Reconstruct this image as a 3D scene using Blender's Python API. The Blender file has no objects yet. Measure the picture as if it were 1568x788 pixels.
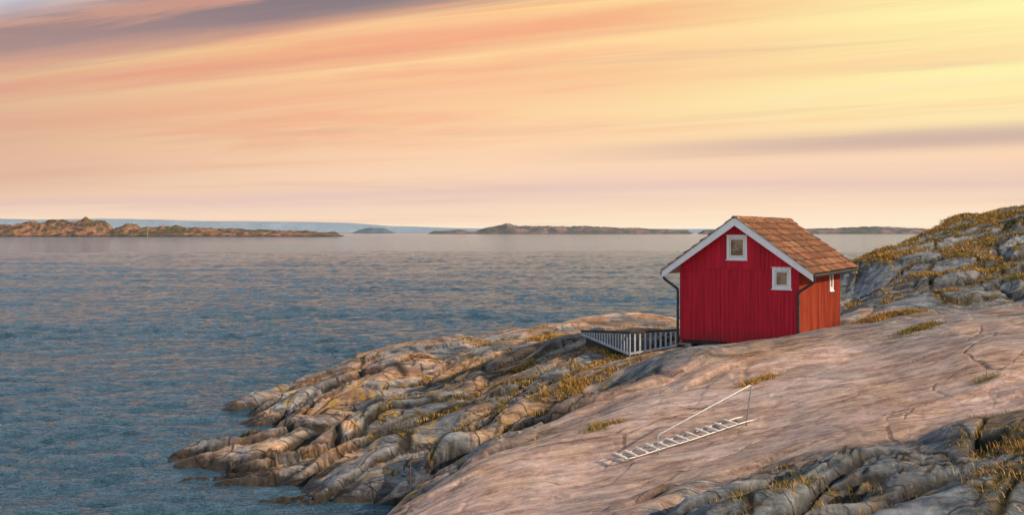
import bpy, math, numpy as np
from mathutils import Vector, Matrix
rad=math.radians
scene=bpy.context.scene
scene.view_settings.view_transform='Standard'
scene.view_settings.look='None'
scene.view_settings.exposure=0
RNG=np.random.RandomState(11)
EYE=8.0; F=1524.0

# ------------------------------------------------------------------ helpers
def lin(r,g,b):
    def f(c):
        c/=255.0
        return c/12.92 if c<=.04045 else ((c+.055)/1.055)**2.4
    return (f(r),f(g),f(b),1)

class NT:
    def __init__(s,tree): s.t=tree; s.n=tree.nodes; s.l=tree.links
    def new(s,typ,**kw):
        nd=s.n.new(typ)
        for k,v in kw.items(): setattr(nd,k,v)
        return nd
    def put(s,sock,val):
        if isinstance(val,bpy.types.NodeSocket): s.l.new(val,sock)
        elif val is not None: sock.default_value=val
    def math(s,op,a,b=None,c=None,clamp=False):
        m=s.new('ShaderNodeMath',operation=op,use_clamp=clamp)
        s.put(m.inputs[0],a)
        if b is not None: s.put(m.inputs[1],b)
        if c is not None: s.put(m.inputs[2],c)
        return m.outputs[0]
    def mix(s,f,a,b,blend='MIX'):
        m=s.new('ShaderNodeMix',data_type='RGBA',blend_type=blend)
        s.put(m.inputs[0],f); s.put(m.inputs[6],a); s.put(m.inputs[7],b)
        return m.outputs[2]
    def noise(s,vec,scale,detail=4,rough=.55,dist=0):
        m=s.new('ShaderNodeTexNoise')
        s.put(m.inputs['Vector'],vec)
        m.inputs['Scale'].default_value=scale; m.inputs['Detail'].default_value=detail
        m.inputs['Roughness'].default_value=rough; m.inputs['Distortion'].default_value=dist
        return m.outputs[0]
    def mapr(s,v,a,b,c=0,d=1,smooth=True):
        m=s.new('ShaderNodeMapRange'); m.interpolation_type='SMOOTHSTEP' if smooth else 'LINEAR'
        s.put(m.inputs[0],v)
        for i,q in enumerate((a,b,c,d)): m.inputs[i+1].default_value=q
        return m.outputs[0]
    def mapping(s,vec,scale=(1,1,1),rot=(0,0,0),loc=(0,0,0)):
        m=s.new('ShaderNodeMapping')
        s.put(m.inputs[0],vec); m.inputs[1].default_value=loc; m.inputs[2].default_value=rot; m.inputs[3].default_value=scale
        return m.outputs[0]
    def ramp(s,f,stops,interp='LINEAR'):
        m=s.new('ShaderNodeValToRGB'); cr=m.color_ramp; cr.interpolation=interp
        while len(cr.elements)<len(stops): cr.elements.new(.5)
        for e,(p,c) in zip(cr.elements,stops): e.position=p; e.color=c
        s.put(m.inputs[0],f); return m.outputs[0]
    def bump(s,h,strength,dist,normal=None):
        m=s.new('ShaderNodeBump'); m.inputs['Strength'].default_value=strength; m.inputs['Distance'].default_value=dist
        s.put(m.inputs['Height'],h)
        if normal is not None: s.put(m.inputs['Normal'],normal)
        return m.outputs[0]
    def attr(s,name):
        m=s.new('ShaderNodeAttribute'); m.attribute_name=name; return m.outputs['Fac']

def new_mat(name):
    m=bpy.data.materials.new(name); m.use_nodes=True
    nt=NT(m.node_tree); b=nt.n['Principled BSDF']
    return m,nt,b

def simple_mat(name,col,rough=.6,var=.25,scale=8,bump=.0,metal=0,stretch=(1,1,1)):
    m,nt,b=new_mat(name)
    tc=nt.new('ShaderNodeTexCoord').outputs['Object']
    v=nt.mapping(tc,stretch)
    n=nt.noise(v,scale,6,.6)
    dark=tuple(c*(1-var) for c in col[:3])+(1,); light=tuple(min(1,c*(1+var)) for c in col[:3])+(1,)
    nt.put(b.inputs['Base Color'],nt.mix(nt.mapr(n,.3,.7),dark,light))
    b.inputs['Roughness'].default_value=rough; b.inputs['Metallic'].default_value=metal
    if bump: nt.put(b.inputs['Normal'],nt.bump(n,bump,.01))
    return m

def link(ob,parent=None):
    scene.collection.objects.link(ob)
    if parent is not None: ob.parent=parent
    return ob
def empty(name,loc=(0,0,0),rz=0):
    e=bpy.data.objects.new(name,None); e.location=loc; e.rotation_euler=(0,0,rz); e.empty_display_size=.3
    return link(e)
class MB:
    def __init__(s): s.v=[]; s.f=[]
    def hexa(s,p):   # 8 pts: bottom 4 (ccw), top 4
        o=len(s.v); s.v+= [tuple(q) for q in p]
        for f in ((3,2,1,0),(4,5,6,7),(0,1,5,4),(1,2,6,5),(2,3,7,6),(3,0,4,7)): s.f.append(tuple(o+i for i in f))
    def box(s,x0,x1,y0,y1,z0,z1):
        s.hexa([(x0,y0,z0),(x1,y0,z0),(x1,y1,z0),(x0,y1,z0),(x0,y0,z1),(x1,y0,z1),(x1,y1,z1),(x0,y1,z1)])
    def beam(s,a,b,w,h,up=Vector((0,0,1))):
        a=Vector(a); b=Vector(b); d=(b-a).normalized(); sd=d.cross(up).normalized(); u=sd.cross(d).normalized()
        sd*=w/2; u*=h/2
        s.hexa([a-sd-u,a+sd-u,b+sd-u,b-sd-u,a-sd+u,a+sd+u,b+sd+u,b-sd+u])
    def tube(s,pts,r,n=8):
        pts=[Vector(p) for p in pts]; o=len(s.v); ref=None
        for i,p in enumerate(pts):
            d=((pts[min(i+1,len(pts)-1)]-pts[max(i-1,0)])).normalized()
            if ref is None:
                ref=Vector((0,0,1)) if abs(d.z)<.9 else Vector((1,0,0))
            a=d.cross(ref).normalized(); b=a.cross(d).normalized(); ref=b
            for k in range(n):
                t=2*math.pi*k/n; s.v.append(tuple(p+a*math.cos(t)*r+b*math.sin(t)*r))
        for i in range(len(pts)-1):
            for k in range(n):
                s.f.append((o+i*n+k,o+i*n+(k+1)%n,o+(i+1)*n+(k+1)%n,o+(i+1)*n+k))
        s.f.append(tuple(o+k for k in range(n))[::-1]); e=o+(len(pts)-1)*n; s.f.append(tuple(e+k for k in range(n)))
    def obj(s,name,mat,parent=None,smooth=False,bevel=0):
        me=bpy.data.meshes.new(name); me.from_pydata(s.v,[],s.f); me.update()
        if smooth: me.polygons.foreach_set('use_smooth',[True]*len(me.polygons))
        me.materials.append(mat)
        ob=bpy.data.objects.new(name,me); link(ob,parent)
        if bevel:
            b=ob.modifiers.new('bevel','BEVEL'); b.width=bevel; b.segments=2; b.limit_method='ANGLE'
        return ob
def grid_mesh(name,X,Y,Z,mat,attrs=None,parent=None,smooth=True):
    nr,nc=X.shape
    co=np.stack([X,Y,Z],-1).reshape(-1,3).astype(np.float32)
    idx=np.arange(nr*nc).reshape(nr,nc)
    q=np.stack([idx[:-1,:-1],idx[:-1,1:],idx[1:,1:],idx[1:,:-1]],-1).reshape(-1,4).astype(np.int32)
    me=bpy.data.meshes.new(name)
    me.vertices.add(len(co)); me.vertices.foreach_set('co',co.ravel())
    me.loops.add(q.size); me.loops.foreach_set('vertex_index',q.ravel())
    me.polygons.add(len(q)); me.polygons.foreach_set('loop_start',np.arange(0,q.size,4,dtype=np.int32))
    me.update(calc_edges=True)
    me.polygons.foreach_set('use_smooth',np.full(len(q),smooth))
    for k,a in (attrs or {}).items():
        at=me.attributes.new(k,'FLOAT','POINT'); at.data.foreach_set('value',a.ravel().astype(np.float32))
    me.materials.append(mat)
    ob=bpy.data.objects.new(name,me); return link(ob,parent)

# ------------------------------------------------------------------ numpy noise
PERM=RNG.permutation(512)
GA=RNG.rand(512)*2*np.pi; GX=np.cos(GA); GY=np.sin(GA)
RX=RNG.rand(512); RY=RNG.rand(512); RV=RNG.rand(512); RW=RNG.rand(512)
def hsh(i,j,s): return PERM[(PERM[(i+s*37)&511]+j)&511]
def pn(x,y,s=0):
    xi=np.floor(x).astype(int); yi=np.floor(y).astype(int); fx=x-xi; fy=y-yi
    u=fx*fx*fx*(fx*(fx*6-15)+10); v=fy*fy*fy*(fy*(fy*6-15)+10)
    def g(a,b):
        h=hsh(xi+a,yi+b,s); return GX[h]*(fx-a)+GY[h]*(fy-b)
    return ((g(0,0)*(1-u)+g(1,0)*u)*(1-v)+(g(0,1)*(1-u)+g(1,1)*u)*v)*1.5
def fbm(x,y,s=0,o=4):
    r=0; a=1; t=0
    for k in range(o):
        r=r+a*pn(x*2**k,y*2**k,s+k*5); t+=a; a*=.5
    return r/t*1.3
def vor(x,y,s):
    xi=np.floor(x).astype(int); yi=np.floor(y).astype(int)
    F1=np.full(x.shape,9.); F2=np.full(x.shape,9.); ID=np.zeros(x.shape,int); OX=np.zeros(x.shape); OY=np.zeros(x.shape)
    for a in (-1,0,1):
        for b in (-1,0,1):
            h=hsh(xi+a,yi+b,s); dx=x-(xi+a+RX[h]); dy=y-(yi+b+RY[h]); d=np.sqrt(dx*dx+dy*dy)
            c=d<F1
            F2=np.where(c,F1,np.minimum(F2,d)); ID=np.where(c,h,ID); OX=np.where(c,dx,OX); OY=np.where(c,dy,OY); F1=np.where(c,d,F1)
    return F1,F2,ID,OX,OY
def ss(x,a,b):
    t=np.clip((x-a)/(b-a),0,1); return t*t*(3-2*t)

# ------------------------------------------------------------------ terrain survey (bearing, fall, distance, roughness, pinkness)
SV=[ # shoreline
(620,788,28.2,.7,.2),(480,765,29.7,.9,0),(335,750,30.9,1,0),(300,735,32.1,1,0),(300,700,35.4,1,0),(315,680,37.5,1,0),(360,645,42,.8,0),(365,627,44.8,.8,0),
# back crest
(420,602,46,.6,0),(470,575,47,.6,0),(600,535,50,.45,0),(680,522,51,.45,0),(760,508,52,.4,0),(900,484,55,.25,.1),(1035,487,55,.25,.1),(1150,488,54,.3,.1),
# interior left rocks
(450,700,32.5,1,0),(520,700,32,1,0),(560,640,35.5,.9,0),(700,650,32.5,.9,0),(650,700,30,1,.1),(800,590,35,.7,0),(700,600,37,.75,0),(880,565,35,.6,0),
(800,560,40,.6,0),(600,570,44,.6,0),(500,600,43.5,.7,0),(700,540,46,.55,0),(850,520,47,.45,0),(950,505,46,.4,0),(450,640,40,.9,0),(400,665,37.5,1,0),(900,500,51,.3,0),
(660,735,28,.8,.2),(640,760,27.2,.7,.3),(545,766,29.6,.5,0),
# hollow around cabin
(940,552,36,.5,0),(1000,538,37,.3,0),(905,513,40,.4,0),(1045,530,37.2,.15,0),(1150,531,37,.1,0),(1190,530,38,.1,0),(1260,520,40,.1,0),
# whaleback in front of the cabin
(1000,548,32.5,.25,.1),(1075,528,32.6,.2,.1),(1130,531,32.6,.15,.2),(1180,522,32.6,.1,.3),(1222,512,32.8,.1,.4),(1290,499,33,.1,.4),(1400,487,33,.1,.5),(1568,472,33,.1,.4),(1750,462,33,.3,.3),
# slab left edge
(590,788,24,.25,.9),(700,712,26,.25,.9),(860,642,28.5,.25,.9),(960,602,29.5,.2,.8),(1060,567,30.5,.2,.7),
# foot of the slab edge
(660,748,27.3,.8,.1),(770,680,29.6,.8,.1),(860,632,31,.8,0),(960,585,32.2,.6,0),
# slab
(1000,640,26,.0,1),(1000,700,23,.0,1),(1250,600,26,0,1),(1450,560,26,0,.9),(1568,530,26,0,.6),(1300,650,22,0,1),(1150,660,24,0,1),(800,740,22.5,.0,1),
(750,788,20.5,.0,1),(900,788,19,.1,.9),(1000,740,21,.0,1),(1300,550,29.5,0,.8),(1700,560,25,.1,.4),(1400,520,30,0,.7),(1568,600,22,.2,.6),(1450,630,22,.1,.8),(880,690,24.5,0,1),(1120,610,27,0,1),(1400,590,25,0,1),
# lower right ledges
(1100,740,19,.7,.2),(1300,716,18.5,.75,.0),(1568,655,18.5,.7,0),(1100,788,17,.7,.1),(1300,788,16,.65,0),(1568,788,14,.6,.1),(1568,720,16,.65,.1),(1450,690,18,.7,0),
# hill on the right
(1568,318,60,.4,0),(1500,328,60,.4,0),(1440,347,58,.4,0),(1370,374,55,.5,0),(1318,402,52,.5,0),(1285,455,50,.4,0),
(1350,476,42,.2,.1),(1450,473,42,.2,.1),(1568,468,42,.3,.1),(1400,428,48,.8,0),(1500,402,50,.8,0),(1568,372,52,.8,0),(1450,385,53,.6,0),(1350,440,47,.7,0),(1480,455,44.5,.7,0),(1580,440,45,.7,0),
(1800,290,60,.5,0),(1800,400,48,.6,0),(2000,280,60,.5,0)]
W=[((px-784)*d/F,d,EYE-(py-355)*d/F-(.30 if i<8 else 0),r,p) for i,(px,py,d,r,p) in enumerate(SV)]
W+=[ # places outside the view, sea bed
(-20,18,-2.5,.5,0),(-14,26,-1.9,.6,0),(-8,24,-1.1,.5,0),(-7,19,-.6,.5,.3),(-16,34,-2.2,.7,0),(-17,42,-2.2,.7,0),(-18,52,-2.4,.5,0),(-10,55,-1.8,.5,0),(-4,59,-1.8,.5,0),(4,64,-1.6,.4,0),
(12,66,-1.6,.4,0),(-30,30,-3,.4,0),(-30,60,-3,.4,0),(0,80,-3,.4,0),(16,62,.4,.4,0),(20,72,-1,.4,0),(35,82,-1,.4,0),(60,85,-1,.4,0),(12,46,3.3,.3,0),(17,50,4.2,.3,0),
(-2.5,16,2.3,.3,.8),(-5,11,2.0,.4,.6),(-9,6,2,.4,.5),(-15,8,-1,.5,.3),(0,5,5.1,.4,.3),(0,0,6.2,.3,.3),(7,5,5.3,.4,.2),(14,8,5.3,.4,.2),(3,11,3.7,.5,.3),(25,12,6,.4,.2),(35,30,6.5,.3,.3),(45,45,8,.4,0),(-30,5,-3,.4,0),(50,10,7,.3,0)]
W=np.array(W); CP=W[:,:2]; n=len(W)
def ker(r2): return .5*r2*np.log(r2+1e-9)
D2=((CP[:,None]-CP[None])**2).sum(-1)
A=np.zeros((n+3,n+3)); A[:n,:n]=ker(D2)+np.eye(n)*.6; A[:n,n]=1; A[:n,n+1:]=CP; A[n,:n]=1; A[n+1:,:n]=CP.T
RC=np.linalg.solve(A,np.concatenate([W[:,2],[0,0,0]]))
def base(x,y):
    z=RC[n]+RC[n+1]*x+RC[n+2]*y; R=np.zeros_like(z); P=np.zeros_like(z); S=np.zeros_like(z)
    for i in range(n):
        r2=(x-CP[i,0])**2+(y-CP[i,1])**2
        z=z+RC[i]*ker(r2); q=r2+.3; w=1/(q*q); R+=w*W[i,3]; P+=w*W[i,4]; S+=w
    return z,R/S,P/S
TONE=None
def terrain(x,y):
    global TONE
    z,R,P=base(x,y)
    wx=x+1.3*fbm(x*.2,y*.2,1,2)+.14*fbm(x*1.1,y*1.1,21,4); wy=y+1.0*fbm(x*.2,y*.2,2,2)+.14*fbm(x*1.1,y*1.1,22,4)
    th=rad(24); u=wx*math.cos(th)+wy*math.sin(th); v=-wx*math.sin(th)+wy*math.cos(th)
    R2=R*(.75+.9*fbm(x*.22,y*.22,9,2))
    F1,F2,I,ox,oy=vor(u/8+3,v/2.6+1,33); e0=F2-F1; b0=ss(e0,0,.45); t0=RV[I]
    z=z+R*(b0*(.30+.40*RV[I]-.40*oy)-.36)
    F1,F2,I,ox,oy=vor(u/4.4,v/1.4,3); e1=F2-F1; b1=.65*ss(e1,0,.07)+.35*ss(e1,0,.40); t1=RW[I]
    z=z+R2*(b1*(.05+.55*RV[I]+.5*(RW[I]-.5)*ox-.58*oy)-.28)
    k2=ss(fbm(x*.3,y*.3,62,2),-.25,.3)
    F1,F2,I,ox,oy=vor(u/1.6+7,v/.6+3,4); e2=F2-F1; b2=ss(e2,0,.11); t2=RV[I]
    z=z+R2*k2*(b2*(.04+.14*RV[I]-.16*oy+.12*(RW[I]-.5)*ox)-.08)
    F1,F2,I,ox,oy=vor(u/.6+1,v/.28+8,14); e5=F2-F1
    z=z+R2*ss(fbm(x*.5,y*.5,61,2),-.05,.35)*(ss(e5,0,.14)*(.02+.06*RV[I]-.05*oy)-.03)
    f=v/1.3+.5*fbm(x*.3,y*.3,6,2); fr=f-np.floor(f)
    z=z+R2*.15*ss(fbm(x*.25,y*.25,63,2),-.1,.2)*(ss(fr,0,.07)-fr)
    th2=rad(35); u2=wx*math.cos(th2)+wy*math.sin(th2); v2=-wx*math.sin(th2)+wy*math.cos(th2)
    F1,F2,I,ox,oy=vor(u2/8.5+2,v2/2.1,5); e3=(F2-F1); g3=1-ss(e3,0,.020); t3=RW[I]
    F1,F2,I3,ox,oy=vor(u2/3.6+5,v2/1.7+9,8); e4=(F2-F1); g4=(1-ss(e4,0,.02))*ss(fbm(x*.2,y*.2,14,2),-.05,.25)
    sl=1-np.clip(R*1.6,0,1)
    brk=ss(fbm(x*.35,y*.35,88,2),-.25,.15)
    z=z-.035*g3*brk*(.3+sl)-.012*g4
    z=z+.06*sl*(RV[I3]-.5)*ss(e4,0,.08)
    z=z+(.05+.16*R)*fbm(x*.45,y*.45,12,3)+(.020*sl)*fbm(x*1.5,y*2.5,13,4)-(.08*R)*np.abs(fbm(x*1.3,y*2.0,15,4))+.03*R*fbm(x*3,y*4,17,3)
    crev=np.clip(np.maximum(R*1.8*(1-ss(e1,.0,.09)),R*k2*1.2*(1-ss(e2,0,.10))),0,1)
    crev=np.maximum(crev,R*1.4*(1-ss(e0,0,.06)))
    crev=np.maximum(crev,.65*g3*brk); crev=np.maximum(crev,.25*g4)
    TONE=(.35*t0+.65*t1)*.75+.25*t2; TONE=TONE*ss(R,.1,.4)+(.44+.3*t3)*(1-ss(R,.1,.4))
    return z,R,P,np.clip(crev,0,1)
def tz(x,y):
    a,b,c,d=terrain(np.array([float(x)]),np.array([float(y)])); return float(a[0])
nt_,ny_=1200,1100
yy=np.exp(np.linspace(math.log(9),math.log(96),ny_))-5
tt=np.linspace(-.66,.80,nt_)
T,Y=np.meshgrid(tt,yy); X=T*(Y+7)
Z,R,P,CR=terrain(X,Y); TN=TONE.copy()
# masks
hill=ss(Z,4.9,6.0)*ss(Y,40,44)
gy=np.gradient(Z,axis=0)/np.gradient(Y,axis=0); gx=np.gradient(Z,axis=1)/np.gradient(X,axis=1)
slope=np.sqrt(gx**2+gy**2)
flat=1-ss(slope,.4,1.0)
nA=fbm(X*.35,Y*.35,31,4); nB=fbm(X*1.2,Y*1.2,33,4); nC=fbm(X*.12,Y*.2,37,3)
def blob(cx,cy,lx,ly,a):
    a=rad(a); dx=X-cx; dy=Y-cy; p=dx*math.cos(a)+dy*math.sin(a); q=-dx*math.sin(a)+dy*math.cos(a)
    return np.exp(-(p/lx)**2-(q/ly)**2)
near_cab=blob(3.6,36.0,2.4,1.3,0)+blob(1.8,33.4,2.6,.7,5)*.8+blob(14.5,40.5,3.5,1.0,0)
slabtuft=blob(2.35,26.0,.9,.28,25)+blob(7.2,28.4,1.6,.16,35)+blob(12.6,31,1.4,.18,25)+.8*blob(11.6,24.0,1.7,.16,25)
lr=ss(X+0*Y,3.2,6)*(1-ss(Y,17.5,21))
rr_=ss(R,.25,.5)
moss=np.clip(rr_*ss(nA+.8*CR+.35*nB,.42,.72)*ss(Z,.9,1.8)*flat
     +hill*flat*ss(nA+.5*nB,-.42,.0)+.9*near_cab*ss(nB+.3*near_cab,-.1,.3)+slabtuft*ss(nB*1.3+slabtuft,.45,.8)+lr*rr_*ss(nA+.7*CR+.4*nB,-.05,.25)*flat
     +.9*CR*rr_*ss(nC+.4*nA,-.1,.2)*ss(Z,1,2)+.8*CR*(1-rr_)*ss(nA,.22,.4),0,1)
ochre=np.clip(1.05*ss(nB+.5*nA,.05,.42)*np.exp(-((Z-1.2)/.85)**2)*ss(R,.3,.7)+.35*ss(nA,.1,.4)*ss(R,.3,.8)*ss(nB,-.1,.3)+.4*lr*ss(nB,.05,.3),0,1)
big=fbm(X*.16+3,Y*.3,77,3)
slate=np.clip(ss(Y,40,43)*ss(Z,4.5,5.2)+1.0*lr*rr_+.95*blob(4.0,32.5,3.2,1.2,8)+.85*ss(big,-.05,.2)*rr_+.35*ss(fbm(X*.1,Y*.1,78,2),.1,.3)+.75*ss(X,7.5,12)*ss(Y,24,30)*ss(nA,-.6,.15),0,1)

# ---- rock material
rock,nt,b=new_mat('granite_rock')
tc=nt.new('ShaderNodeTexCoord').outputs['Object']
geo=nt.new('ShaderNodeNewGeometry')
sep=nt.new('ShaderNodeSeparateXYZ'); nt.put(sep.inputs[0],geo.outputs['Position'])
strv=nt.mapping(tc,(.45,1.6,1.2),(0,0,rad(-24)))
n1=nt.noise(tc,.5,6,.6,.4); n2=nt.noise(strv,1.6,10,.74,.3); n3=nt.noise(tc,14,8,.78); n4=nt.noise(tc,3.2,8,.74,.5)
grey=nt.mix(nt.mapr(n2,.36,.64),(.09,.095,.11,1),(.44,.39,.36,1))
tan=nt.mix(nt.mapr(n2,.36,.64),(.22,.115,.065,1),(.66,.42,.25,1))
c=nt.mix(nt.mapr(n1,.40,.55),grey,tan)
slatec=nt.mix(nt.mapr(n2,.36,.64),(.045,.06,.08,1),(.27,.30,.325,1))
c=nt.mix(nt.attr('slate'),c,slatec)
pinkc=nt.mix(nt.mapr(n2,.32,.66),(.48,.29,.235,1),(.82,.575,.47,1))
pk=nt.math('MULTIPLY',nt.mapr(nt.attr('pink'),.2,.7),nt.mapr(nt.math('ADD',n4,nt.math('MULTIPLY',n1,.5)),.64,.88,1,.30))
pk=nt.math('MULTIPLY',pk,nt.mapr(nt.attr('slate'),.0,1,1,.15,False))
c=nt.mix(pk,c,pinkc)
tone=nt.mapr(nt.attr('tone'),.1,.9,.58,1.38,False)
tv=nt.new('ShaderNodeVectorMath',operation='SCALE'); nt.put(tv.inputs[0],c); nt.put(tv.inputs[3],tone); c=tv.outputs[0]
c=nt.mix(nt.mapr(n3,.48,.72,0,.5),c,(.09,.085,.085,1))
c=nt.mix(nt.mapr(nt.noise(tc,9,6,.75),.57,.70,0,.5),c,(.62,.56,.51,1))
st=nt.noise(nt.mapping(tc,(.30,5,3),(0,0,rad(-35))),1.5,8,.74,.4)
c=nt.mix(nt.mapr(st,.55,.72,0,.55),c,(.14,.10,.085,1))
# lichens
c=nt.mix(nt.math('MULTIPLY',nt.attr('ochre'),nt.mapr(n4,.44,.58)),c,(.48,.28,.03,1))
c=nt.mix(nt.math('MULTIPLY',nt.mapr(n4,.6,.70),.35),c,(.33,.31,.14,1))
mossc=nt.mix(nt.mapr(n4,.42,.62),(.045,.055,.012,1),(.33,.21,.045,1))
c=nt.mix(nt.math('MULTIPLY',nt.attr('moss'),nt.mapr(n3,.30,.5,.5,1)),c,mossc)
# hairline joints
wn=nt.new('ShaderNodeTexNoise'); nt.put(wn.inputs['Vector'],tc); wn.inputs['Scale'].default_value=.8; wn.inputs['Detail'].default_value=5
vv=nt.new('ShaderNodeVectorMath',operation='MULTIPLY_ADD'); nt.put(vv.inputs[0],wn.outputs[1]); vv.inputs[1].default_value=(.6,.6,0); nt.put(vv.inputs[2],tc)
def joints(sc,ang,stretch):
    vr=nt.new('ShaderNodeTexVoronoi',feature='DISTANCE_TO_EDGE',voronoi_dimensions='2D'); nt.put(vr.inputs['Vector'],nt.mapping(vv.outputs[0],stretch,(0,0,rad(ang)))); vr.inputs['Scale'].default_value=sc
    return vr.outputs[0]
j1=joints(.34,-35,(.36,1.8,1)); j3=joints(1.2,-24,(.40,1.5,1))
jl=nt.math('MULTIPLY',nt.mapr(j1,.002,.010,.6,0),nt.mapr(n1,.40,.55))
jl=nt.math('MAXIMUM',jl,nt.math('MULTIPLY',nt.mapr(j3,.005,.032,.9,0),nt.mapr(nt.attr('rough'),.3,.7,0,.95)))
c=nt.mix(jl,c,(.07,.045,.032,1))
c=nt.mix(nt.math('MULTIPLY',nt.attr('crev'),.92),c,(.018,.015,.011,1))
wz=nt.math('ADD',sep.outputs[2],nt.math('MULTIPLY',nt.math('SUBTRACT',n4,.5),-.9))
wet=nt.mapr(wz,.15,.50,1,0)
c=nt.mix(nt.math('MULTIPLY',wet,.92),c,(.020,.016,.011,1))
nt.put(b.inputs['Base Color'],c)
nt.put(b.inputs['Roughness'],nt.mapr(wet,0,1,.85,.35))
b.inputs['Specular IOR Level'].default_value=.3
bp=nt.bump(n2,.9,.14); bp=nt.bump(n4,.6,.08,bp); bp=nt.bump(n3,.7,.028,bp); bp=nt.bump(nt.math('SUBTRACT',1,jl),.8,.04,bp)
nt.put(b.inputs['Normal'],bp)
terr=grid_mesh('rocky_ground',X,Y,Z,rock,dict(pink=P,moss=moss,ochre=ochre,crev=CR,slate=slate,tone=TN,rough=R))

# ------------------------------------------------------------------ dry grass
def grass(name,cnt,blades,hmin,hmax,weight,mat,spread=.10):
    w=weight.ravel().astype(float); w/=w.sum()
    idx=RNG.choice(w.size,cnt,p=w)
    px=np.repeat(X.ravel()[idx],blades); py=np.repeat(Y.ravel()[idx],blades); pz=np.repeat(Z.ravel()[idx],blades)
    hh=np.repeat(hmin+(hmax-hmin)*RNG.rand(cnt)**1.6,blades)*(.6+.6*RNG.rand(cnt*blades))
    N=cnt*blades
    px=px+RNG.randn(N)*spread; py=py+RNG.randn(N)*spread; pz=pz-.02
    a=RNG.rand(N)*2*np.pi; wd=.004+.006*RNG.rand(N)
    wd*=np.clip(py/22,1,2.6)
    lx=-.35*hh+RNG.randn(N)*hh*.45; ly=RNG.randn(N)*hh*.45
    dx=np.cos(a)*wd; dy=np.sin(a)*wd
    v0=np.stack([px-dx,py-dy,pz],-1); v1=np.stack([px+dx,py+dy,pz],-1)
    v2=np.stack([px+dx*.7+lx*.35,py+dy*.7+ly*.35,pz+hh*.6],-1); v3=np.stack([px-dx*.7+lx*.35,py-dy*.7+ly*.35,pz+hh*.6],-1)
    v4=np.stack([px+lx,py+ly,pz+hh*.95],-1)
    co=np.stack([v0,v1,v2,v3,v4],1).reshape(-1,3).astype(np.float32)
    o=(np.arange(N)*5)[:,None]
    loops=np.concatenate([o+0,o+1,o+2,o+3,o+3,o+2,o+4],1).astype(np.int32).ravel()
    ls=np.stack([np.arange(N)*7,np.arange(N)*7+4],1).ravel().astype(np.int32)
    me=bpy.data.meshes.new(name); me.vertices.add(len(co)); me.vertices.foreach_set('co',co.ravel())
    me.loops.add(len(loops)); me.loops.foreach_set('vertex_index',loops)
    me.polygons.add(len(ls)); me.polygons.foreach_set('loop_start',ls); me.update(calc_edges=True)
    at=me.attributes.new('tint','FLOAT','POINT'); at.data.foreach_set('value',np.repeat(RNG.rand(N),5).astype(np.float32))
    me.materials.append(mat); link(bpy.data.objects.new(name,me))
gm,nt,b=new_mat('dry_grass_blades')
nn=nt.noise(nt.new('ShaderNodeTexCoord').outputs['Object'],.6,3)
gc=nt.ramp(nt.attr('tint'),[(0,(.10,.075,.015,1)),(.35,(.34,.18,.03,1)),(.7,(.52,.28,.055,1)),(1,(.64,.42,.14,1))])
gc=nt.mix(nt.mapr(nn,.50,.66,0,.7),gc,(.11,.13,.02,1))
nt.put(b.inputs['Base Color'],gc); b.inputs['Roughness'].default_value=.8
cell=np.gradient(Y,axis=0)*np.gradient(X,axis=1)
inview=(np.abs(X)<.56*Y+1)&(Y>12)
dens=ss(moss,.4,.85)*cell*inview*ss(Z,.9,1.6)*(1+4*near_cab+4*slabtuft)*(1+.2*hill)
grass('dry_grass',16000,12,.04,.19,dens,gm)

# ------------------------------------------------------------------ water
wm,nt,b=new_mat('sea_water')
tc=nt.new('ShaderNodeTexCoord').outputs['Object']
b.inputs['Base Color'].default_value=(.055,.125,.19,1); b.inputs['Roughness'].default_value=.08; b.inputs['IOR'].default_value=1.42
b.inputs['Specular Tint'].default_value=(.80,.95,1.0,1)
m0=nt.noise(nt.mapping(tc,(.05,.22,1),(0,0,rad(-4))),1.0,6,.68,.4)
m1=nt.noise(nt.mapping(tc,(.8,1.9,1),(0,0,rad(-8))),1.9,5,.65,.3)
m2=nt.noise(nt.mapping(tc,(.22,.8,1),(0,0,rad(6))),1.2,6,.68,.3)
bp=nt.bump(m0,1.0,1.3); bp=nt.bump(m2,1.0,.9,bp); bp=nt.bump(m1,1.0,.32,bp)
nt.put(b.inputs['Normal'],bp)
nr_,na_=1100,850
rr=np.concatenate([np.exp(np.linspace(math.log(18),math.log(420),nr_)),np.exp(np.linspace(math.log(430),math.log(60000),60))])
an=np.concatenate([np.linspace(-85,-34,20)[:-1],np.linspace(-34,33,na_),np.linspace(33,85,20)[1:]])*math.pi/180
AN,RR=np.meshgrid(an,rr); WX=np.sin(AN)*RR; WY=np.cos(AN)*RR
spac=RR*math.log(420/18)/nr_
WZ=np.zeros_like(WX)
wr=np.random.RandomState(5)
gust=.65+.9*fbm(WX*.03,WY*.07,51,4)
PW=[pn(WX*q,WY*q,60+i) for i,q in enumerate((.9,.45,.22,.11))]
for k in range(50):
    lam=.36*(7/.36)**(wr.rand()**1.15)
    ang=rad(-84)+wr.randn()*.42
    amp=lam*(.0160 if lam<2 else .0120 if lam<4 else .006)*(.6+.8*wr.rand())
    q=2*math.pi/lam; ph=(WX*math.cos(ang)+WY*math.sin(ang))*q+wr.rand()*6.28
    ph=ph+1.4*wr.randn()*PW[0 if lam<.8 else 1 if lam<1.6 else 2]+1.4*wr.randn()*PW[3]
    s=np.sin(ph); WZ+=amp*(s+.3*np.cos(2*ph))*np.clip(lam/(3*spac)-.6,0,1)
WZ*=np.clip(gust,.35,1.4)
WZ[RR>420]=0
shore=np.exp(-np.maximum(0,np.hypot(WX+8,WY-34)-6)/8)
WZ*=1-.45*shore
grid_mesh('sea_water',WX,WY,WZ,wm)

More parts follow.
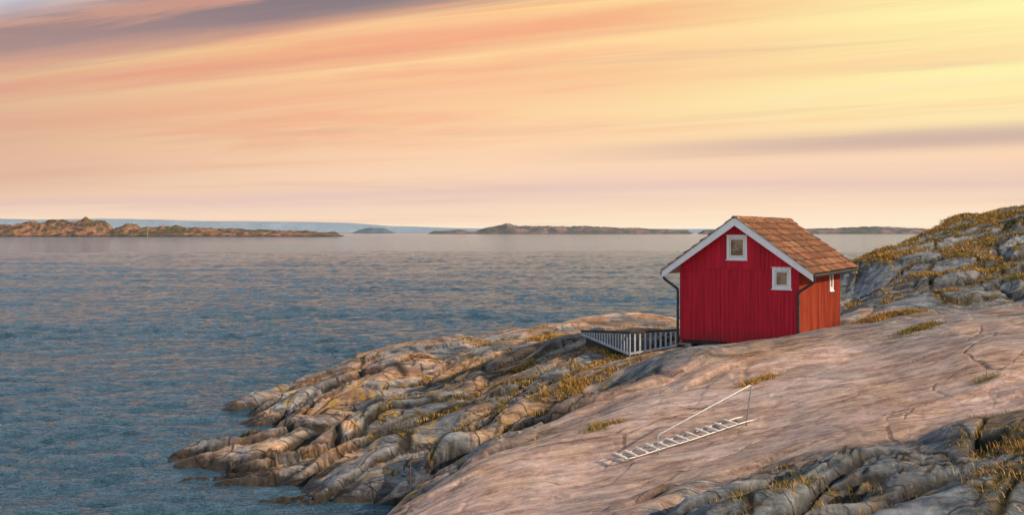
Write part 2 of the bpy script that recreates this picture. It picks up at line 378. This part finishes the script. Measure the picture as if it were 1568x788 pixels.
# ------------------------------------------------------------------ islands
def island(name,prof,y,depth,mat,rough=.25,nx=420,ny=36,fs=.03,seed=70):
    xs=np.array([p[0] for p in prof],float); hs=np.array([p[1] for p in prof],float)
    xg=np.linspace(xs[0],xs[-1],nx); vg=np.linspace(-1,1,ny)
    Xg,Vg=np.meshgrid(xg,vg); Hh=np.interp(Xg,xs,hs); Yg=y+Vg*depth
    nz=fbm(Xg*fs,Yg*fs*2,seed,5)
    Zg=Hh*(1-np.abs(Vg)**2.2)*(1+rough*nz*1.2)+rough*Hh*.2*np.abs(fbm(Xg*fs*3,Yg*fs*4,seed+9,3))-1.0
    return grid_mesh(name,Xg,Yg,Zg,mat)
def isl_mat(name,c1,c2,c3,sc):
    m,nt,b=new_mat(name); tc=nt.new('ShaderNodeTexCoord').outputs['Object']
    a=nt.noise(tc,sc,6,.65); bb=nt.noise(tc,sc*.35,4,.6)
    g=nt.new('ShaderNodeNewGeometry'); s=nt.new('ShaderNodeSeparateXYZ'); nt.put(s.inputs[0],g.outputs['Position'])
    col=nt.mix(nt.mapr(a,.4,.6),c1,c2); col=nt.mix(nt.mapr(bb,.45,.6,0,.8),col,c3)
    col=nt.mix(nt.mapr(s.outputs[2],.5,3,.8,0),col,tuple(q*.3 for q in c1[:3])+(1,))
    nt.put(b.inputs['Base Color'],col); b.inputs['Roughness'].default_value=.95
    nt.put(b.inputs['Normal'],nt.bump(a,.8,1.5/sc*.1)); return m
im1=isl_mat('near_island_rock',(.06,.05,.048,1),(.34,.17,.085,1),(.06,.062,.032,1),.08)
im2=isl_mat('hazy_island_rock',(.09,.10,.115,1),(.25,.18,.15,1),(.08,.10,.09,1),.02)  # some distance haze mixed into the island colours
im3=isl_mat('distant_hill',(.25,.33,.41,1),(.28,.36,.43,1),(.24,.32,.40,1),.003)  # atmospheric haze painted in as a blue-grey base colour
k=1.115
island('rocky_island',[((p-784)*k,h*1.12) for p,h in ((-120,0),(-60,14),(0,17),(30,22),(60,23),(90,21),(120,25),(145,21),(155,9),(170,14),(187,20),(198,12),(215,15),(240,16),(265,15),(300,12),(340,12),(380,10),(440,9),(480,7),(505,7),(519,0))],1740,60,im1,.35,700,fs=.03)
k=2.756
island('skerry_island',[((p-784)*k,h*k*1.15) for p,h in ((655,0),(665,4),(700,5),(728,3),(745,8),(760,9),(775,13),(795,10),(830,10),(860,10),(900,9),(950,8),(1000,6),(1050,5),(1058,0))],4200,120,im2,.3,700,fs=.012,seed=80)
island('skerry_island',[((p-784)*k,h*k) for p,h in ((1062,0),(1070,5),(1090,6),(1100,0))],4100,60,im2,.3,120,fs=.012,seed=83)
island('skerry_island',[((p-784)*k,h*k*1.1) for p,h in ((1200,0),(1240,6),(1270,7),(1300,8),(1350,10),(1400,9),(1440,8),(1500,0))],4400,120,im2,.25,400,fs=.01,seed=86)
k=5.9
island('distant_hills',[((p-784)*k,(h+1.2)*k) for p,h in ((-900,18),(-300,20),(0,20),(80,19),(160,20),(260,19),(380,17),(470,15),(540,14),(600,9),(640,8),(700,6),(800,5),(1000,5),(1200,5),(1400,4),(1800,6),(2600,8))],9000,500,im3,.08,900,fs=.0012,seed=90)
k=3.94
island('wooded_islet',[((p-784)*k,h*k*.8) for p,h in ((540,0),(550,7),(572,11),(590,9),(606,0))],6000,120,isl_mat('islet_wood',(.09,.14,.18,1),(.12,.17,.20,1),(.09,.14,.18,1),.02),.2,120,fs=.01,seed=93)  # bluish islet colours have the distance haze painted in
# navigation mark in the bay
m=MB(); m.tube([(-560,1530,-1),(-560,1530,9)],.7,8); m.tube([(-560,1530,7),(-558.5,1530,15)],.45,8); m.hexa([(-561.6,1528.8,12),(-557,1528.8,12),(-557,1531,12),(-561.6,1531,12),(-559.4,1529.5,17),(-558.8,1529.5,17),(-558.8,1530.2,17),(-559.4,1530.2,17)])
m.obj('navigation_beacon',simple_mat('beacon_paint',(.25,.22,.12,1)))

# ------------------------------------------------------------------ cabin
def red_mat(name,lo,hi,dk):
    red,nt,b=new_mat(name)
    tc=nt.new('ShaderNodeTexCoord').outputs['Object']
    v=nt.mapping(tc,(9,9,.5)); a=nt.noise(v,1.3,6,.65); d=nt.noise(tc,1.2,4,.6)
    bx=nt.new('ShaderNodeTexWhiteNoise',noise_dimensions='3D')
    sn=nt.new('ShaderNodeVectorMath',operation='SNAP'); nt.put(sn.inputs[0],nt.mapping(tc,loc=(.01,.01,0))); sn.inputs[1].default_value=(.155,.155,50); nt.put(bx.inputs[0],sn.outputs[0])
    col=nt.mix(nt.mapr(a,.3,.7),lo,hi)
    col=nt.mix(nt.math('MULTIPLY',bx.outputs[0],.35),col,dk)
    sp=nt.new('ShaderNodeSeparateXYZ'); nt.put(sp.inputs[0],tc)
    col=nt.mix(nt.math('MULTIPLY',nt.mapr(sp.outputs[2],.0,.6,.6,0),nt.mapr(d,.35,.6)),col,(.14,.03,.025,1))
    nt.put(b.inputs['Base Color'],col); b.inputs['Roughness'].default_value=.7
    b.inputs['Specular IOR Level'].default_value=.25
    nt.put(b.inputs['Normal'],nt.bump(a,.5,.008)); return red
red=red_mat('red_painted_boards',(.40,.010,.026,1),(.66,.020,.048,1),(.28,.008,.018,1))
red_sunlit=red_mat('sunlit_red_boards',(.32,.045,.022,1),(.52,.11,.05,1),(.21,.03,.015,1))  # same boards shifted to orange: warm sunlight painted into the side wall colour
white=simple_mat('white_paint',(.76,.77,.78,1),.5,.06,5,.1)
dark=simple_mat('dark_gutter_metal',(.035,.038,.042,1),.4,.2,6,0,.3)
stone=simple_mat('foundation_stone',(.30,.27,.25,1),.9,.3,6,.6)
black=simple_mat('tarred_wood',(.035,.028,.024,1),.85,.3,6,.3)
cab=empty('red_cabin',(6.24,36.77,4.05),rad(-30))
Wd,L=4.3,6.7; SL=.7185
def zr(x): return 2.5+SL*((x if x<=Wd/2 else Wd-x)+.55)
UT=.13
def zu(x): return zr(x)-UT
m=MB()
prof=[(0,0),(Wd,0),(Wd,zu(Wd)),(Wd/2,zu(Wd/2)),(0,zu(0))]
m.v=[(x,0,z) for x,z in prof]+[(x,L,z) for x,z in prof]
m.f=[(0,1,2,3,4),(9,8,7,6,5),(1,6,7,2),(5,0,4,9),(5,6,1,0),(2,7,8,3),(3,8,9,4)]
wo=m.obj('walls',red,cab); wo.data.materials.append(red_sunlit); wo.data.polygons[2].material_index=1
wins=[(2.127,3.39,.74,.86),(3.72,2.32,.66,.74)]
m=MB()
def clear_spans(x,z0,z1,ws):
    sp=[(z0,z1)]
    for cx,cz,w,h in ws:
        if abs(x-cx)<w/2+.0:
            o=[]
            for a_,b_ in sp:
                if cz-h/2<b_ and cz+h/2>a_:
                    if cz-h/2>a_: o.append((a_,cz-h/2))
                    if cz+h/2<b_: o.append((cz+h/2,b_))
                else: o.append((a_,b_))
            sp=o
    return sp
x=.08
gl=2.62
while x<Wd-.02:
    for a_,b_ in clear_spans(x,.0,gl-.005,wins):
        m.box(x-.022,x+.022,-.022,.01,a_-.02,b_)
    x+=.155
o=len(m.v)
ga=[(0,gl),(Wd,gl),(Wd,zu(Wd)-.004),(Wd/2,zu(Wd/2)-.004),(0,zu(0)-.004)]
m.v+=[(p,-.030,q) for p,q in ga]+[(p,-.002,q) for p,q in ga]
m.f+=[(o,o+1,o+2,o+3,o+4),(o,o+5,o+6,o+1)]+[(o+1,o+6,o+7,o+2),(o+4,o+9,o+5,o)]
x=.15
while x<Wd-.1:
    for a_,b_ in clear_spans(x,gl+.0,zu(x)-.03,wins):
        m.box(x-.022,x+.022,-.05,-.028,a_-.015,b_)
    x+=.155
m.box(-.03,.05,-.027,.0,-.03,gl-.01); m.box(Wd-.05,Wd+.03,-.027,.0,-.03,gl-.01)
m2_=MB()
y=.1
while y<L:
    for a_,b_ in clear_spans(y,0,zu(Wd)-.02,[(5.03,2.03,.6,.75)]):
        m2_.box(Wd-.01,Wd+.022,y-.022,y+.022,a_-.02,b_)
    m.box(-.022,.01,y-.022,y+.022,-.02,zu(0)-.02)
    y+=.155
m.obj('board_battens',red,cab); m2_.obj('side_board_battens',red_sunlit,cab)
# windows
glass,nt,b=new_mat('window_glass'); tc=nt.new('ShaderNodeTexCoord').outputs['Object']
nt.put(b.inputs['Base Color'],nt.mix(nt.mapr(nt.noise(tc,3,3),.4,.6),(.10,.06,.03,1),(.26,.19,.12,1))); b.inputs['Roughness'].default_value=.08
def window(cx,cz,w,h,side,yo):
    fr=MB(); g=MB(); sa=MB()
    def bx(M,a0,a1,z0,z1,d0,d1):
        if side=='front': M.box(a0,a1,-d1,-d0,z0,z1)
        else: M.box(Wd+d0,Wd+d1,a0,a1,z0,z1)
    t=.095; d0=yo; d1=yo+.045
    bx(fr,cx-w/2,cx-w/2+t,cz-h/2,cz+h/2,d0,d1); bx(fr,cx+w/2-t,cx+w/2,cz-h/2,cz+h/2,d0,d1)
    bx(fr,cx-w/2+t,cx+w/2-t,cz+h/2-t,cz+h/2,d0,d1-.003); bx(fr,cx-w/2+t,cx+w/2-t,cz-h/2,cz-h/2+t,d0,d1-.003)
    bx(fr,cx-w/2-.03,cx+w/2+.03,cz-h/2-.035,cz-h/2-.002,d0,d1+.035)
    bx(fr,cx-w/2-.02,cx+w/2+.02,cz+h/2+.002,cz+h/2+.03,d0,d1+.02)
    i=t+.012; t2=.04
    bx(sa,cx-w/2+i,cx-w/2+i+t2,cz-h/2+i,cz+h/2-i,d0,d0+.03); bx(sa,cx+w/2-i-t2,cx+w/2-i,cz-h/2+i,cz+h/2-i,d0,d0+.03)
    bx(sa,cx-w/2+i+t2,cx+w/2-i-t2,cz+h/2-i-t2,cz+h/2-i,d0,d0+.028); bx(sa,cx-w/2+i+t2,cx+w/2-i-t2,cz-h/2+i,cz-h/2+i+t2,d0,d0+.028)
    bx(g,cx-w/2+t-.01,cx+w/2-t+.01,cz-h/2+t-.01,cz+h/2-t+.01,d0-.01,d0+.012)
    return fr,sa,g
for nm,args in (('gable_window',(2.127,3.39,.74,.86,'front',.03)),('lower_window',(3.72,2.32,.66,.74,'front',.002)),('side_window',(5.03,2.03,.6,.75,'side',.002))):
    fr,sa,g=window(*args)
    fr.obj(nm+'_frame',white,cab,bevel=.004); sa.obj(nm+'_sash',white,cab); g.obj(nm+'_glass',glass,cab)
# roof tiles
tile,nt,b=new_mat('clay_roof_tiles'); tc=nt.new('ShaderNodeTexCoord').outputs['Object']
tn=nt.noise(tc,2.5,5,.65); tn2=nt.noise(tc,18,5,.7)
tcx=nt.ramp(nt.attr('tile'),[(0,(.10,.04,.025,1)),(.3,(.22,.08,.04,1)),(.65,(.34,.12,.05,1)),(1,(.46,.23,.11,1))])
tcx=nt.mix(nt.mapr(tn,.45,.62,0,.7),tcx,(.15,.10,.05,1)); tcx=nt.mix(nt.mapr(tn2,.5,.7,0,.65),tcx,(.08,.05,.03,1))
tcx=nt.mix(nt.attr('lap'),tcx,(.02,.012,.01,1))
nt.put(b.inputs['Base Color'],tcx); b.inputs['Roughness'].default_value=.9; nt.put(b.inputs['Normal'],nt.bump(tn2,.5,.01))
y0,y1=-.42,7.12
slen=math.hypot(2.7,1.94); rows=9; tw=.215
for sgn,nm in ((-1,'roof_tiles_left'),(1,'roof_tiles_right')):
    s=np.linspace(0,slen+.06,rows*12+1); yv=np.linspace(y0,y1,421)
    Sg,Yg=np.meshgrid(s,yv,indexing='ij')
    rowf=Sg/(slen+.06)*rows; fr=rowf-np.floor(rowf-1e-6); ri=np.floor(rowf-1e-6).astype(int)
    tf=(Yg-y0)/tw; ti=np.floor(tf).astype(int); tp=tf-ti
    hh=.038*np.sin(tp*2*np.pi)+.016*np.sin(tp*4*np.pi+1)+.05*fr+.018*(RV[hsh(ti,ri,5)]-.5)
    hh=hh+.03*fbm(Sg*.8,Yg*.8,41,2)
    hn=hh+.03
    cx=2.7/slen; cz=1.94/slen
    xs=Wd/2+sgn*(Sg*cx+hn*cz); zs=zr(Wd/2)-Sg*cz+hn*cx
    if sgn<0: xs=xs[::-1]; zs=zs[::-1]; Yg=Yg[::-1]; 
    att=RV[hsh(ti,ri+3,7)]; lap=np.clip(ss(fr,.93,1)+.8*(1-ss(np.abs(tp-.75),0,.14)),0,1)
    if sgn<0: att=att[::-1]; lap=lap[::-1]
    grid_mesh(nm,xs,Yg,zs,tile,dict(tile=att,lap=lap*.9),cab)
# ridge caps
m=MB(); yv=y0-.01; zc=zr(Wd/2)+.04
while yv<y1:
    o=len(m.v); K=9
    for e,(yy_,r_) in enumerate(((yv,.125),(yv+.36,.105))):
        for j in range(K):
            t=math.pi*j/(K-1); m.v.append((Wd/2+math.cos(t)*r_,yy_,zc-.05+math.sin(t)*r_*.75))
    for j in range(K-1): m.f.append((o+j,o+j+1,o+K+j+1,o+K+j))
    m.f.append(tuple(o+j for j in range(K)))
    yv+=.34
rc=m.obj('ridge_caps',tile,cab,smooth=False)
at=rc.data.attributes.new('tile','FLOAT','POINT'); at.data.foreach_set('value',np.repeat(RNG.rand(len(rc.data.vertices)//18),18).astype(np.float32))
m=MB()
for sg in (-1,1):
    xe=Wd/2+sg*2.68
    P4=[(xe,zr(0)-.55*SL),(Wd/2,zr(Wd/2))]
    a=(P4[0][0],P4[0][1]-.10); bq=(P4[1][0],P4[1][1]-.10); c_=(P4[1][0],P4[1][1]-.0); d_=(P4[0][0],P4[0][1]-.0)
    pts=[(a[0],y0+.04,a[1]),(bq[0],y0+.04,bq[1]),(bq[0],y1-.04,bq[1]),(a[0],y1-.04,a[1]),(d_[0],y0+.04,d_[1]),(c_[0],y0+.04,c_[1]),(c_[0],y1-.04,c_[1]),(d_[0],y1-.04,d_[1])]
    m.hexa(pts)
m.obj('roof_deck',white,cab)
m=MB()
for ya,yb in ((y0-.0,y0+.035),(y1-.035,y1)):
    for sg in (-1,1):
        xe=Wd/2+sg*2.74; zt=zr(Wd/2)+.035; ze=zt-2.74*SL; hb=.30
        xa,xb=(xe,Wd/2)
        m.hexa([(xa,ya,ze-hb+.06),(xb,ya,zt-hb),(xb,yb,zt-hb),(xa,yb,ze-hb+.06),(xa,ya,ze),(xb,ya,zt),(xb,yb,zt),(xa,yb,ze)])
m.obj('bargeboards',white,cab)
m=MB()
for sg in (-1,1):
    xe=Wd/2+sg*2.76; zt=zr(Wd/2)+.075; ze=zt-2.76*SL
    m.hexa([(xe,y0-.03,ze-.035),(Wd/2,y0-.03,zt-.035),(Wd/2,y0+.06,zt-.035),(xe,y0+.06,ze-.035),(xe,y0-.03,ze),(Wd/2,y0-.03,zt),(Wd/2,y0+.06,zt),(xe,y0+.06,ze)])
m.obj('verge_board',simple_mat('weathered_verge',(.22,.20,.19,1),.8),cab)
m=MB()
for sg in (-1,1):
    xe=Wd/2+sg*(2.7+.05); ze=zr(0)-.55*SL-.05
    m.tube([(xe,y0+.02,ze),(xe,y1-.02,ze-.02)],.06,10)
def pipe(pts):
    out=[Vector(pts[0])]
    for i in range(1,len(pts)-1):
        p=Vector(pts[i]); a=Vector(pts[i-1]); c_=Vector(pts[i+1]); r=.09
        p0=p+(a-p).normalized()*r; p1=p+(c_-p).normalized()*r
        for t in (0,.25,.5,.75,1): out.append((1-t)**2*p0+2*t*(1-t)*p+t*t*p1)
    out.append(Vector(pts[-1])); return out
m.tube(pipe([(-.6,-.25,2.42),(-.6,-.25,2.25),(-.09,-.09,1.86),(-.09,-.09,-.15)]),.048,10)
m.tube(pipe([(Wd+.6,-.25,2.42),(Wd+.58,-.25,2.22),(Wd+.02,-.10,1.86),(Wd+.02,-.10,-.05)]),.048,10)
for z in (.5,1.5): m.box(-.14,-.03,-.14,-.05,z,z+.03); m.box(Wd-.03,Wd+.08,-.15,-.025,z,z+.03)
m.obj('gutters_and_downpipes',dark,cab,smooth=False)
m=MB(); m.box(.03,Wd-.03,.04,L-.04,-.14,-.002); m.box(.25,Wd-.25,.35,L-.3,-.9,-.13); m.obj('floor_beams',black,cab)
m=MB()
for cx,w in ((.25,.32),(1.15,.2),(1.62,.34),(2.5,.28),(3.3,.4),(4.05,.4)):
    j=RNG.rand(8)*.05
    m.hexa([(cx-w/2-j[0],-.0+j[1],-.8),(cx+w/2,.0-j[2],-.8),(cx+w/2,.34,-.8),(cx-w/2,.34,-.8),(cx-w/2+j[3],.03,-.142),(cx+w/2-j[4],.03+j[5],-.142),(cx+w/2-.03,.32,-.142),(cx-w/2+.03,.32,-.142)])
m.obj('foundation_stones',stone,cab,bevel=.03)

# ------------------------------------------------------------------ stair with railing beside the cabin
st=empty('stair_with_railing',(0,0,0))
pA=Vector((6.05,36.75,0)); pB=Vector((4.30,36.35,0)); pC=Vector((2.75,39.2,0))
picket=MB(); rail=MB()
def lerp(a,b,t): return a+(b-a)*t
def fence(a,b,zt0,zt1,zb0,zb1,step=.18):
    nP=int((b-a).length/step)
    for i in range(nP+1):
        t=i/nP; p=lerp(a,b,t); zt=lerp(zt0,zt1,t); zb=lerp(zb0,zb1,t)
        if zt-zb<.08: continue
        d=(b-a).normalized()
        picket.beam((p.x,p.y,zb-.06),(p.x,p.y,zt),.065,.022,up=Vector((d.y,-d.x,0)))
    rail.beam((a.x,a.y,zt0+.03),(b.x,b.y,zt1+.03),.10,.07)
    picket.beam((a.x,a.y-.03,zb0),(b.x,b.y-.03,zb1),.03,.08)
fence(pA,pB,4.36,4.30,3.82,3.56)
fence(pB,pC,4.30,4.08,3.54,3.98)
grw=simple_mat('weathered_white_paint',(.36,.40,.44,1),.7,.2,6,.2)
picket.obj('pickets',grw,st); rail.obj('handrails',black,st)
m=MB()
for i in range(5):
    x0=4.75+i*.24; z0=3.60+i*.11
    m.box(x0,x0+.26,36.85,37.8,z0,z0+.04)
m.box(5.95,6.4,36.95,38.6,4.0,4.05)
m.hexa([(2.9,39.1,3.5),(4.35,36.55,3.5),(5.9,37.2,3.5),(4.2,39.3,3.5),(2.9,39.1,3.97),(4.35,36.55,3.62),(5.9,37.2,3.8),(4.2,39.3,3.97)])
m.beam((4.7,36.86,3.5),(6.0,36.86,4.08),.04,.16); m.beam((4.7,37.8,3.5),(6.0,37.8,4.08),.04,.16)
m.obj('steps',black,st)

# ------------------------------------------------------------------ bathing ladder on the slab
met=simple_mat('galvanised_steel',(.45,.45,.45,1),.4,.15,20,0,.5)
wood=simple_mat('pale_rungs',(.62,.58,.53,1),.6,.15,12,.2)
lad=empty('bathing_ladder')
def at(px,d):
    x=(px-784)*d/F; return Vector((x,d,tz(x,d)))
a0=at(948,23.0); a1=at(1150,24.7)
dv=(a1-a0); dh=Vector((dv.x,dv.y,0)).normalized(); sd=Vector((-dh.y,dh.x,0))
m=MB()
def lz(t):
    g=max(tz(*( (a0+dv*t+sd*q)[:2])) for q in (-.25,0,.25)); return max(g+.06,.5*g+.5*(a0.z+dv.z*t)+.11)
LZ=[lz(i/24) for i in range(25)]
LZ=[sum(LZ[max(0,i-2):i+3])/len(LZ[max(0,i-2):i+3])+.03 for i in range(25)]
for o in (-.22,.22):
    pts=[]
    for i in range(25):
        p=a0+dv*(i/24)+sd*o; pts.append((p.x,p.y,LZ[i]-.03))
    m.tube(pts,.018,8)
h0=a0+dv*.24+sd*-.22; h1=a0+dv*.93+sd*-.22
z0=tz(h0.x,h0.y); z1=tz(h1.x,h1.y)
m.tube(pipe([(h0.x,h0.y,z0-.05),(h0.x-.01,h0.y,z0+.45),(h1.x+.08,h1.y,z1+1.0),(h1.x-.06,h1.y,z1-.05)]),.021,8)
h2=a0+dv*1.0+sd*.22
m.tube([(h1.x-.02,h1.y,z1+.1),(h2.x,h2.y,tz(h2.x,h2.y)+.1)],.018,8)
m.obj('rails',met,lad,smooth=True)
m=MB()
for i in range(12):
    t=.01+i*.075; p=a0+dv*t
    q0=p-sd*.25; q1=p+sd*.25
    zz=LZ[int(round(t*24))]
    m.beam((q0.x,q0.y,zz),(q1.x,q1.y,zz+.02),.08,.03)
m.obj('rungs',wood,lad)
rust=simple_mat('rusty_iron',(.16,.07,.035,1),.9,.4,20,.3)
g=at(628,29.3); g2=at(666,29.6)
m=MB(); m.tube([(g.x,g.y,g.z-.1),(g.x,g.y,g.z+.62),(g2.x,g2.y,g.z+.66),(g2.x,g2.y,g2.z-.1)],.022,6); m.obj('rusty_mooring_frame',rust)
g=at(763,31); m=MB(); m.tube([(g.x,g.y,g.z-.1),(g.x,g.y,g.z+.42)],.02,6); m.tube([(g.x-.09,g.y,g.z+.4),(g.x+.09,g.y,g.z+.4)],.02,6); m.obj('mooring_post',rust)

# ------------------------------------------------------------------ light & sky
sd_=Vector((.91,-.41,0)).normalized(); EL=rad(28)
sun_dir=Vector((sd_.x*math.cos(EL),sd_.y*math.cos(EL),math.sin(EL)))
su=bpy.data.lights.new('sun','SUN'); su.energy=5.0; su.angle=rad(.6); su.color=(1,.76,.52)
so=bpy.data.objects.new('sun',su); so.rotation_euler=sun_dir.to_track_quat('Z','Y').to_euler(); so.location=(30,-10,30); link(so)
w=bpy.data.worlds.new('World'); scene.world=w; w.use_nodes=True
nt=NT(w.node_tree); bg=nt.n['Background']
sky=nt.new('ShaderNodeTexSky'); sky.sky_type='NISHITA'; sky.sun_disc=False; sky.sun_elevation=EL; sky.sun_rotation=math.atan2(sd_.x,sd_.y)
nis=nt.new('ShaderNodeVectorMath',operation='SCALE'); nt.put(nis.inputs[0],sky.outputs[0]); nis.inputs[3].default_value=.085
tc=nt.new('ShaderNodeTexCoord').outputs['Generated']
sp=nt.new('ShaderNodeSeparateXYZ'); nt.put(sp.inputs[0],tc)
dx,dy,dz=sp.outputs
acr=nt.math('ADD',nt.math('MULTIPLY',dx,.485),nt.math('MULTIPLY',dy,.875))
den=nt.math('MAXIMUM',acr,.2)
wv=nt.math('DIVIDE',dz,den)
alo=nt.math('DIVIDE',nt.math('ADD',nt.math('MULTIPLY',dx,.875),nt.math('MULTIPLY',dy,-.485)),den)
cv=nt.new('ShaderNodeCombineXYZ'); nt.put(cv.inputs[0],alo); nt.put(cv.inputs[1],wv)
s1=nt.noise(nt.mapping(cv.outputs[0],(.55,9,1)),1.6,5,.55,.4)
s2=nt.noise(nt.mapping(cv.outputs[0],(.9,34,1),(0,0,rad(1.0)),(3,1,0)),1.5,5,.6,.5)
s3=nt.noise(nt.mapping(cv.outputs[0],(1.2,4,1),(0,0,0),(7,2,0)),1.3,3,.5,.2)
s4=nt.noise(nt.mapping(cv.outputs[0],(.7,16,1),(0,0,rad(-.6)),(11,5,0)),1.5,5,.55,.4)
wp=nt.math('ADD',wv,nt.math('ADD',nt.math('MULTIPLY',nt.math('SUBTRACT',s1,.5),.045),nt.math('MULTIPLY',nt.math('SUBTRACT',s2,.5),.022)))
def st_(p,r,g,b): return (p*2,lin(r,g,b))
ramp=nt.ramp(nt.math('MULTIPLY',wp,2.0),[st_(0,255,236,208),st_(.022,250,220,192),st_(.045,234,202,188),st_(.065,250,214,184),st_(.10,252,210,172),st_(.14,252,206,160),st_(.175,249,188,146),st_(.205,255,210,156),
 st_(.228,245,168,130),st_(.252,255,210,148),st_(.268,214,162,136),st_(.288,132,120,130),st_(.33,98,102,118),st_(.36,130,122,130),st_(.42,118,122,140),st_(.5,150,165,190)])
gd=nt.new('ShaderNodeVectorMath',operation='DOT_PRODUCT'); nt.put(gd.inputs[0],tc); gd.inputs[1].default_value=Vector((.60,1,.18)).normalized()
gl1=nt.math('POWER',nt.math('MAXIMUM',gd.outputs['Value'],0),15)
gl1=nt.math('MULTIPLY',gl1,nt.mapr(wp,.06,.14)); gl1=nt.math('MULTIPLY',gl1,nt.mapr(s1,.38,.6,.45,.97))
col=nt.mix(gl1,ramp,lin(255,249,178))
col=nt.mix(nt.math('MULTIPLY',nt.mapr(s4,.50,.64,0,.55),nt.mapr(wv,.06,.14)),col,lin(246,172,138))
col=nt.mix(nt.math('MULTIPLY',nt.mapr(s4,.30,.44,.40,0),nt.math('MULTIPLY',nt.mapr(wv,.05,.12),nt.mapr(wv,.25,.28,1,0))),col,lin(255,224,164))
stk=nt.math('MULTIPLY',nt.mapr(wv,.070,.086),nt.mapr(nt.math('ADD',wv,nt.math('MULTIPLY',nt.math('SUBTRACT',s2,.5),.02)),.087,.102,1,0))
stk=nt.math('MULTIPLY',stk,nt.mapr(alo,-.60,-.1))
col=nt.mix(nt.math('MULTIPLY',stk,.65),col,lin(184,160,162))
col=nt.mix(nt.mapr(s2,.53,.72,0,.28),col,lin(208,166,152)); col=nt.mix(nt.math('MULTIPLY',nt.mapr(s2,.25,.45,.25,0),nt.mapr(wv,.25,.28,1,0)),col,lin(255,232,196))
col=nt.mix(nt.math('MULTIPLY',nt.mapr(alo,-1.6,-.5,.55,0),nt.mapr(wv,.02,.09)),col,lin(200,160,146))
hi=nt.mix(nt.mapr(s3,.4,.65),(.58,.72,.90,1),(.84,.94,1.05,1))
col=nt.mix(nt.mapr(wv,.32,.42),col,hi)
cov=nt.math('MULTIPLY',nt.mapr(dz,.40,.7,0,.9),nt.mapr(s3,.35,.6,1,.7))
col=nt.mix(cov,col,nis.outputs[0])
nt.put(bg.inputs['Color'],col); bg.inputs['Strength'].default_value=1.0

# ------------------------------------------------------------------ camera
cam=bpy.data.cameras.new('camera'); cam.lens=35; cam.sensor_width=36; cam.shift_y=-.0249; cam.clip_end=100000; cam.clip_start=.1
co=bpy.data.objects.new('camera',cam); co.location=(0,0,EYE); co.rotation_euler=(rad(90),0,0); link(co); scene.camera=co
